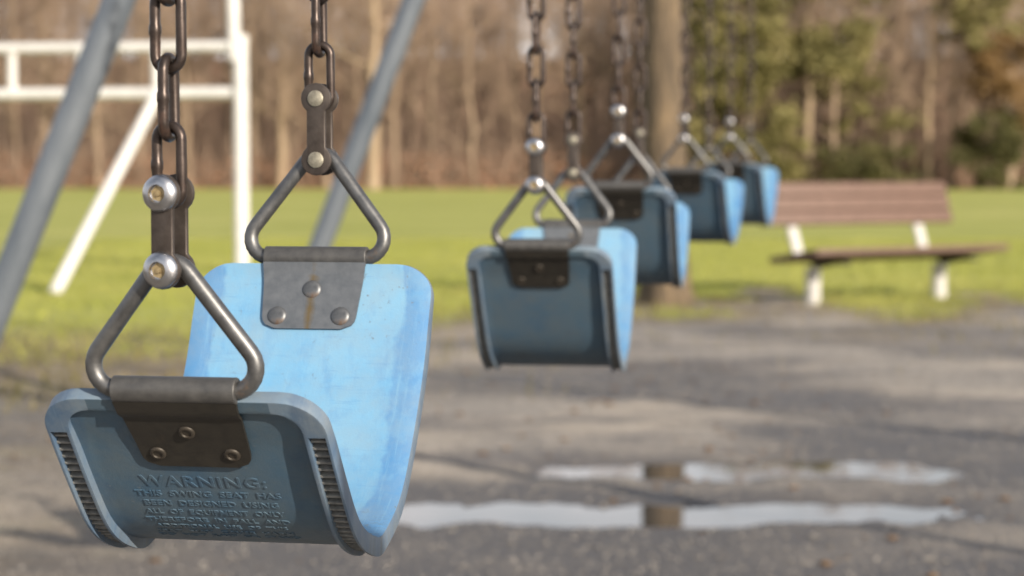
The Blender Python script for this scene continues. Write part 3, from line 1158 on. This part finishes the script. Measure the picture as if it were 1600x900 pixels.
TEXT = text_polys(WARNING)
top_z = lambda Y: P(800, -25, Y).z + CHAIN_PITCH
S1n, S1f = P(266, 421, 1.19), P(500, 250, 1.492)
swing(S1n, S1f, 0.609, 0.44, 'large faded blue belt swing with raised warning lettering, nearest of the row', True, (0.12, 0.0), 0.0, top_z(1.3), 1)
S2n, S2f = P(838, 289, 2.415), P(896, 270, 2.775)
swing(S2n, S2f, 0.604, 0.47, 'second blue belt swing of the row, hanging behind the lettered one', False, (0.05, 0.0), 0.0, top_z(2.7), 2)
S3n, S3f = P(967, 219, 3.20), P(1000, 248, 3.55)
swing(S3n, S3f, 0.661, 0.47, 'third blue belt swing of the row, hanging before the tree foot', False, (0.0, 0.0), 0.035, top_z(3.4), 3)
S4n, S4f = P(1070, 217, 4.62), P(1108, 232, 4.97)
swing(S4n, S4f, 0.680, 0.46, 'fourth blue belt swing of the row, one before the last', False, (0.1, 0.0), 0.02, top_z(4.9), 4)
S5n, S5f = P(1141, 215, 5.78), P(1172, 222, 6.12)
swing(S5n, S5f, 0.690, 0.46, 'smallest blue belt swing, last of the row beside the bench', False, (0.0, 0.0), 0.03, top_z(6.1), 5)

# ------------------------------------------------------------------ white goal frame
gy = 15.4
gp = P(378, 400, gy)
goal = thing('goal_frame', (gp.x, gp.y, 0), 'white painted pipe goal frame with double crossbar and slanting stay', 'goal')
GO = Vector(goal.location)
GD = Vector((-0.985, 0.17, 0)).normalized()       # goal runs to the left and slightly away
zt, zl = P(360, 72, gy).z, P(360, 145, gy).z


def pipe(name, a, b, r, par, mat='white', origin=GO, seg=14):
    mb = MB()
    mb.tube([Vector(a) - origin, Vector(b) - origin], r, seg)
    return link(name, mb.mesh(name, [mat]), par)


pipe('post', (gp.x, gp.y, -0.03), (gp.x, gp.y, P(370, 62, gy).z), 0.054, goal)
pipe('upright', (gp.x - 0.045, gp.y, P(370, 62, gy).z - 0.15), (gp.x - 0.075, gp.y, 4.2), 0.046, goal)
for z, r in ((zt, 0.038), (zl, 0.043)):
    pipe('crossbar', Vector((gp.x, gp.y, z)) + GD * 0.06, Vector((gp.x, gp.y, z - 0.0)) + GD * 4.4, r, goal)
for px in (240, 117, 4, -125, -250):
    d = (gp.x - P(px, 100, gy).x) / 0.985 * 1.0
    c = Vector((gp.x, gp.y, 0)) + GD * d
    pipe('crossbar_strut', c + UP * (zl + 0.04), c + UP * (zt - 0.035), 0.034, goal)
d = (gp.x - P(243, 150, gy).x) / 0.985
st = Vector((gp.x, gp.y, zl)) + GD * d
ft = G(84, 461)
pipe('stay', st, (ft.x, ft.y, 0.0), 0.044, goal)
far_p = Vector((gp.x, gp.y, 0)) + GD * 4.4
pipe('post', far_p - UP * 0.03, far_p + UP * (zt + 0.1), 0.054, goal)
mb = MB()
mb.lathe(Vector((gp.x, gp.y, P(370, 62, gy).z - 0.01)) - GO, UP, [(0.058, 0), (0.058, 0.03), (0.044, 0.045)], 14)
link('post_cap', mb.mesh('post_cap', ['white']), goal)

# ------------------------------------------------------------------ bench
L1, L2 = G(1270, 477), G(1467, 468)
bench = thing('park_bench', (L1.x, L1.y, 0), 'park bench with red brown slats and pale stubby legs', 'bench')
BA = (L2 - L1)
BA.z = 0
leg_gap = BA.length
BA.normalize()
BF = Vector((BA.y, -BA.x, 0))                     # the way the bench faces
BO = Vector((L1.x, L1.y, 0))
zs = P(1345, 397, 13.6).z - 0.005                         # seat height
ztop, zbot = P(1400, 285, 13.9).z, P(1400, 350, 13.9).z
mid = BA * (leg_gap / 2)
halfL = 0.82


def slat(name, c, across, up_, half_len, hw, th, par):
    mb = MB()
    mb.box(c, BA * half_len, across * hw, up_ * th)
    return link(name, mb.mesh(name, ['slat'], True, 30, 0.006), par)


seat_up = (UP * 1.0 - BF * 0.06 + BA * 0.0).normalized()
seat_ac = seat_up.cross(BA).normalized()
for k in range(3):
    c = mid + UP * (zs + 0.024 * (k - 0.6)) + BF * (-0.03 + 0.155 * k)
    slat('seat_slat', c, (BF + UP * 0.155).normalized(), (UP - BF * 0.155).normalized(), halfL, 0.070, 0.019, bench)
bk = (UP * 1.0 - BF * 0.30).normalized()
bn = bk.cross(BA).normalized()
hgt = (ztop - zbot) / bk.z
for k in range(3):
    t = zbot + (ztop - zbot) * (0.165 + 0.335 * k)
    c = mid - BF * (0.115 + (t - zs) * 0.30) + UP * t
    slat('back_slat', c, bk, bn, halfL, hgt * 0.157, 0.018, bench)
for k, off in enumerate((0.0, leg_gap)):
    b = BA * off
    mb = MB()
    r0, r1 = 0.050, 0.046
    mb.lathe(b - UP * 0.04, UP, [(r0 * 1.05, 0), (r0, 0.06), (r1, 0.12), (r1, zs - 0.06), (r1 * 1.1, zs - 0.03)], 18)
    link('leg', mb.mesh('leg', ['concrete']), bench)
    mb = MB()
    mb.box(b + UP * (zs - 0.032) + BF * 0.10, BA * 0.03, BF * 0.22, UP * 0.010)
    mb.tube([b + UP * (zs - 0.05) + BF * 0.02, b + UP * (zs - 0.035) + BF * 0.2], [0.03, 0.012], 8)
    link('seat_bracket', mb.mesh('seat_bracket', ['iron']), bench)
    mb = MB()
    a0, a1 = b + UP * (zs - 0.02) - BF * 0.135, b - BF * (0.135 + 0.025 + (ztop - zs) * 0.30) + UP * (ztop - 0.03)
    mb.box((a0 + a1) / 2, BA * 0.036, bn * 0.012, (a1 - a0) / 2)
    link('back_support', mb.mesh('back_support', ['concrete'], True, 30, 0.004), bench)


# ------------------------------------------------------------------ trees
def branch(mb, twigs, p, d, length, r, depth, rn, spread=0.6, upw=0.25, twig_n=9, twig_w=0.011):
    n = 5 if depth > 1 else 4
    pts, rad, dirs = [Vector(p)], [r], []
    dd = Vector(d)
    for i in range(n):
        dd = (dd + Vector((rn.gauss(0, .13), rn.gauss(0, .13), rn.gauss(0, .08) + upw * .22))).normalized()
        pts.append(pts[-1] + dd * length / n)
        rad.append(r * (1 - 0.75 * (i + 1) / n))
        dirs.append(dd.copy())
    mb.tube(pts, rad, 5 if r > 0.05 else 4, caps=False)
    if depth <= 1:
        for _ in range(twig_n):
            k = rn.randint(1, n)
            q = pts[k]
            td = (dirs[k - 1] + Vector((rn.gauss(0, .7), rn.gauss(0, .7), rn.gauss(0.15, .5)))).normalized()
            ln = length * rn.uniform(.35, .9)
            twigs.append((q, q + td * ln, twig_w))
            for _ in range(2):
                e = q + td * ln * rn.uniform(.3, .9)
                t2 = (td + Vector((rn.gauss(0, .7), rn.gauss(0, .7), rn.gauss(0.1, .5)))).normalized()
                twigs.append((e, e + t2 * ln * rn.uniform(.4, .8), twig_w * .7))
        return
    for k in range(rn.randint(3, 5)):
        i = rn.randint(2, n)
        nd = (dirs[i - 1] + Vector((rn.gauss(0, spread), rn.gauss(0, spread), rn.gauss(upw, .3)))).normalized()
        branch(mb, twigs, pts[i], nd, length * rn.uniform(.5, .75), max(rad[i], r * .35) * .75, depth - 1, rn, spread, upw, twig_n, twig_w)


def twig_mesh(name, twigs, mat):
    n = len(twigs)
    a = np.array([t[0] for t in twigs])
    b = np.array([t[1] for t in twigs])
    wd = np.array([t[2] for t in twigs])[:, None]
    d = b - a
    d /= np.linalg.norm(d, axis=1)[:, None] + 1e-9
    r = np.cross(d, NPR.normal(size=(n, 3)))
    r /= np.linalg.norm(r, axis=1)[:, None] + 1e-9
    s = np.cross(d, r)
    V = np.stack([a + r * wd, a + (-.5 * r + .87 * s) * wd, a + (-.5 * r - .87 * s) * wd, b], 1).reshape(-1, 3)
    i = np.arange(n)[:, None] * 4
    Ft = np.concatenate([i + [0, 1, 3], i + [1, 2, 3], i + [2, 0, 3]])
    return np_mesh(name, V, Ft, [mat])


def bare_tree_meshes(seed, h, r, mat, low=0.25, nl=16, lean=0.02):
    rn = random.Random(seed)
    mb, tw = MB(), []
    pts, rad = [], []
    lx, ly = rn.gauss(0, lean), rn.gauss(0, lean)
    n = 12
    for i in range(n + 1):
        t = i / n
        pts.append(Vector((lx * h * t + rn.gauss(0, .05) * (i > 0), ly * h * t + rn.gauss(0, .05) * (i > 0), h * t - (0.4 if i == 0 else 0))))
        rad.append(r * (1.35 if i == 0 else 1.0) * (1 - .86 * t ** 1.1))
    mb.tube(pts, rad, 9)
    for k in range(nl):
        t = low + (0.97 - low) * (k + rn.random()) / nl
        i = min(n - 1, int(t * n))
        p = pts[i].lerp(pts[i + 1], t * n - i)
        a = rn.uniform(0, 2 * math.pi)
        d = Vector((math.cos(a), math.sin(a), rn.uniform(.25, .9))).normalized()
        ln = h * (.30 - .17 * t) * rn.uniform(.7, 1.2)
        branch(mb, tw, p, d, ln, max(.02, r * .42 * (1 - .75 * t)), 2, rn)
    me_t = mb.mesh('trunk', [mat], True, 80)
    me_c = twig_mesh('crown', tw, 'twig')
    return me_t, me_c


VAR = [bare_tree_meshes(100 + k, 11.5 + 0.5 * (k % 4), 0.15 + 0.03 * (k % 3), 'wood', 0.16 + 0.05 * (k % 3)) for k in range(7)]
PALE = bare_tree_meshes(300, 12.5, 0.27, 'pale_wood', 0.35, 12, 0.015)


def tree_at(x, y, meshes, label, name='bare_tree', group='bare trees along the wood edge', sc=1.0, rz=0.0, tilt=None):
    o = thing(name, (x, y, float(ground_z(x, y)) - 0.05), label, 'tree', group)
    o.rotation_euler = (tilt or 0.0, 0, rz) if tilt is None else (0, tilt, 0)
    o.scale = (sc, sc, sc)
    link('trunk', meshes[0], o)
    link('crown', meshes[1], o)
    return o


rt = random.Random(5)
slots = []
yy = 96.5
for row in range(4):
    x = -0.275 * yy + rt.uniform(0, 1)
    while x < 0.275 * yy:
        slots.append((x + rt.uniform(-.4, .4), yy + rt.uniform(-1.2, 1.6)))
        x += rt.uniform(1.5, 3.1)
    yy += 3.6
ZONES = ((100, 'behind the thick grey leg and double crossbar'), (365, 'behind the slanting stay of the white goal'), (480, 'between the white goal post and the lettered swing'),
         (640, 'behind the thinner grey leg'), (810, 'in the open gap between grey leg and second swing'), (930, 'behind the chains of the second swing'),
         (1060, 'behind the chains of the third swing'), (1200, 'behind the chains of the last two swings'), (1340, 'above the near half of the bench back'),
         (1480, 'above the far half of the bench back'), (9999, 'past the free end of the bench'))
for (x, y) in slots:
    px = 800 + x / y * F
    zone = [z_ for lim, z_ in ZONES if px < lim][0]
    tree_at(x, y, rt.choice(VAR), 'bare brown tree of the wood ' + zone, sc=rt.uniform(.82, 1.1), rz=rt.uniform(0, 6.28))
for px, Y, sc, lab in ((583, 93.5, 1.0, 'pale sunlit bare trunk between the two grey frame legs and chains'),
                       (1262, 92.5, .8, 'pale trunk standing up behind the bench between olive evergreens'),
                       (1448, 93.0, .62, 'thin pale trunk just above the right end of the bench back'),
                       (440, 95.0, .6, 'thin pale trunk right of the white goal post')):
    x = (px - 800) / F * Y
    tree_at(x, Y, PALE, lab, 'pale_tree', None, sc, rt.uniform(0, 6.28))
x = (1330 - 800) / F * 93.0
tree_at(x - 1.0, 93.0, VAR[2], 'leaning bare tree behind the bench, tilted to one side', 'leaning_tree', None, .8, 0, 0.30)

# the wood behind, one mass
RV, RF, off = [], [], 0
CV, CF, coff = [], [], 0
for k in range(230):
    y = rt.uniform(111, 182)
    x = rt.uniform(-.29, .29) * y
    tm, cm = VAR[k % 7]
    sc, a = rt.uniform(.75, 1.05), rt.uniform(0, 6.28)
    R = np.array([[math.cos(a), -math.sin(a), 0], [math.sin(a), math.cos(a), 0], [0, 0, 1]]) * sc
    base = np.array([x, y, far_z(y)])
    for me, LV, LF, which in ((cm, CV, CF, 1),):
        n = len(me.vertices)
        co = np.empty(n * 3, np.float32)
        me.vertices.foreach_get('co', co)
        LV.append(co.reshape(-1, 3) @ R.T + base)
        fi = np.empty(len(me.loops), np.int32)
        me.loops.foreach_get('vertex_index', fi)
        LF.append(fi.reshape(-1, 3) + coff)
        coff += n
    # stem
    mb = MB()
    mb.tube([base, base + np.array([rt.uniform(-.3, .3), 0, 11.0 * sc])], [0.2 * sc, 0.04], 6, caps=False)
    q = np.array(mb.f)
    CV.append(np.array(mb.v))
    CF.append(np.concatenate([q[:, [0, 1, 2]], q[:, [0, 2, 3]]]) + coff)
    coff += len(mb.v)
g = link('woodland', np_mesh('woodland', np.concatenate(CV), np.concatenate(CF), ['twig']))
tag(g, 'brown mass of bare woodland behind the first trees', 'woodland', None, 'stuff')

# saplings and rusty brush at the wood's foot
tw = []
for k in range(13000):
    y = 95.5 + rt.expovariate(1 / 15.0)
    x = rt.uniform(-.28, .28) * y
    z = far_z(y)
    h = rt.uniform(1.2, 6.5) if k % 3 == 0 else rt.uniform(.4, 2.2)
    p = Vector((x, y, z - .1))
    tw.append((p, p + Vector((rt.gauss(0, .22) * h, rt.gauss(0, .22) * h, h)), rt.uniform(.012, .035)))
    for _ in range(2):
        q = p + Vector((0, 0, h * rt.uniform(.25, .8)))
        tw.append((q, q + Vector((rt.gauss(0, .6), rt.gauss(0, .6), rt.uniform(.1, .9))), .012))
g = link('saplings', twig_mesh('saplings', tw, 'twig'))
tag(g, 'thicket of thin brown saplings at the foot of the wood', 'undergrowth', None, 'stuff')


def leaf_cloud(name, n, sample, size, mat):
    c = np.array([sample() for _ in range(n)])
    a = NPR.normal(size=(n, 3))
    a /= np.linalg.norm(a, axis=1)[:, None]
    b = np.cross(a, NPR.normal(size=(n, 3)))
    b /= np.linalg.norm(b, axis=1)[:, None]
    s = (size * NPR.uniform(.5, 1.4, n))[:, None]
    V = np.stack([c - a * s, c + b * s * .5, c + a * s, c - b * s * .5], 1).reshape(-1, 3)
    return np_mesh(name, V, np.arange(n * 4).reshape(-1, 4), [mat])


def brush_pt():
    y = 95.0 + rt.expovariate(1 / 6.0)
    x = rt.uniform(-.28, .28) * y
    return (x, y, far_z(y) + rt.random() ** 2 * 1.5 * (0.6 + 0.8 * float(vnoise(np.array([x * .5]), np.array([y * .5]), 3)[0])))


g = link('brush', leaf_cloud('brush', 14000, brush_pt, 0.13, 'brush'))
tag(g, 'low rusty brown brush along the wood edge', 'undergrowth', None, 'stuff')


def leafy_tree(name, px, Y, h, crown_lo, rx, label, mat, n=5200, size=0.16, nclump=46, trunk_r=0.2, cone=0.5, bark='wood'):
    rn = random.Random(int(px))
    x = (px - 800) / F * Y
    o = thing(name, (x, Y, float(ground_z(x, Y)) - 0.05), label, 'tree')
    mb, tw_ = MB(), []
    mb.tube([(0, 0, -.3), (.05, 0, h * .35), (-.05, .1, h * .7), (0, 0, h * .97)], [trunk_r * 1.3, trunk_r, trunk_r * .6, .03], 9)
    cl = []
    for k in range(nclump):
        t = rn.random() ** .85
        z = crown_lo + (h - crown_lo) * t
        w_ = rx * (1 - cone * t) * math.sqrt(rn.random())
        a = rn.uniform(0, 6.283)
        c = Vector((w_ * math.cos(a), w_ * math.sin(a), z))
        cl.append((c, rn.uniform(.35, .85) * rx * .36))
        mb.tube([(0, 0, max(.3, z - w_ * .5)), c * .6 + Vector((0, 0, z * .38 - w_ * .1)), c], [trunk_r * .3, trunk_r * .18, .01], 5, caps=False)
    link('trunk', mb.mesh('trunk', [bark], True, 80), o)

    def smp():
        c, r = rn.choice(cl)
        d = Vector((rn.gauss(0, 1), rn.gauss(0, 1), rn.gauss(0, .6)))
        return tuple(c + d * r * .62)
    link('crown', leaf_cloud('crown', n, smp, size, mat), o)
    return o


leafy_tree('evergreen_tree', 1165, 91.0, 11.5, .3, 2.7, 'tall olive evergreen behind the last swings, reaching down to the lawn', 'olive', 11000, .19, 70)
leafy_tree('evergreen_tree', 1300, 92.0, 11.8, 2.6, 2.7, 'broad olive evergreen with open foot behind the bench', 'olive', 9500, .19, 60, .11)
leafy_tree('evergreen_tree', 1085, 92.0, 11.0, 5.0, 1.3, 'narrow olive evergreen seen between the swing chains above the third seat', 'olive', 2200, nclump=20, cone=.3)
leafy_tree('evergreen_tree', 1530, 94.0, 11.0, 5.8, 2.2, 'olive evergreen top above the orange beech near the picture corner', 'olive', 3600, cone=.3)
leafy_tree('beech_tree', 1575, 92.5, 6.6, 2.6, 2.0, 'small beech holding orange brown leaves beyond the bench', 'beech', 3600, .14, cone=.3)
leafy_tree('holly_bush', 1545, 91.5, 3.4, .1, 1.9, 'dark green holly bush low under the orange beech', 'holly', 4200, .13, 40, .08, cone=.4)
leafy_tree('holly_bush', 1345, 92.0, 1.9, .05, 2.6, 'low dark bush behind the bench back', 'holly', 2600, .13, 40, .06, cone=.3)

# the big tree between the swings and the bench
T = G(1042, 478)
T = Vector((T.x, T.y + 0.12, 0))
big = thing('lone_tree', (T.x, T.y, 0), 'broad brown trunk with flared foot standing at the gravel edge', 'tree')
rn = random.Random(77)
mb, tw = MB(), []
seg, rows_ = 26, 46
vs = []
H = 7.0
for i in range(rows_ + 1):
    t = i / rows_
    z = -0.06 + H * t ** 1.35
    r = 0.132 * (1 - .22 * z / H) + 0.05 * math.exp(-max(z, 0) / .16)
    cx = -0.012 * z
    for k in range(seg):
        a = 2 * math.pi * k / seg
        rr = r * (1 + .05 * math.sin(3 * a + .4) * (1 + 2.5 * math.exp(-max(z, 0) / .2)) + .035 * math.sin(11 * a + 1.7 * z) + .02 * rn.uniform(-1, 1))
        vs.append((cx + rr * math.cos(a), rr * math.sin(a), z))
fs = [(i * seg + k, i * seg + (k + 1) % seg, (i + 1) * seg + (k + 1) % seg, (i + 1) * seg + k) for i in range(rows_) for k in range(seg)]
mb.add(vs, fs)
for k in range(13):
    z = 3.6 + 3.2 * k / 12
    a = k * 2.4
    branch(mb, tw, (-0.012 * z, 0, z), Vector((math.cos(a), math.sin(a), .55)).normalized(), rn.uniform(1.6, 2.6), .055, 2, rn, twig_w=.006)
link('trunk', mb.mesh('trunk', ['bark'], True, 80), big)
link('crown', twig_mesh('crown', tw, 'twig'), big)
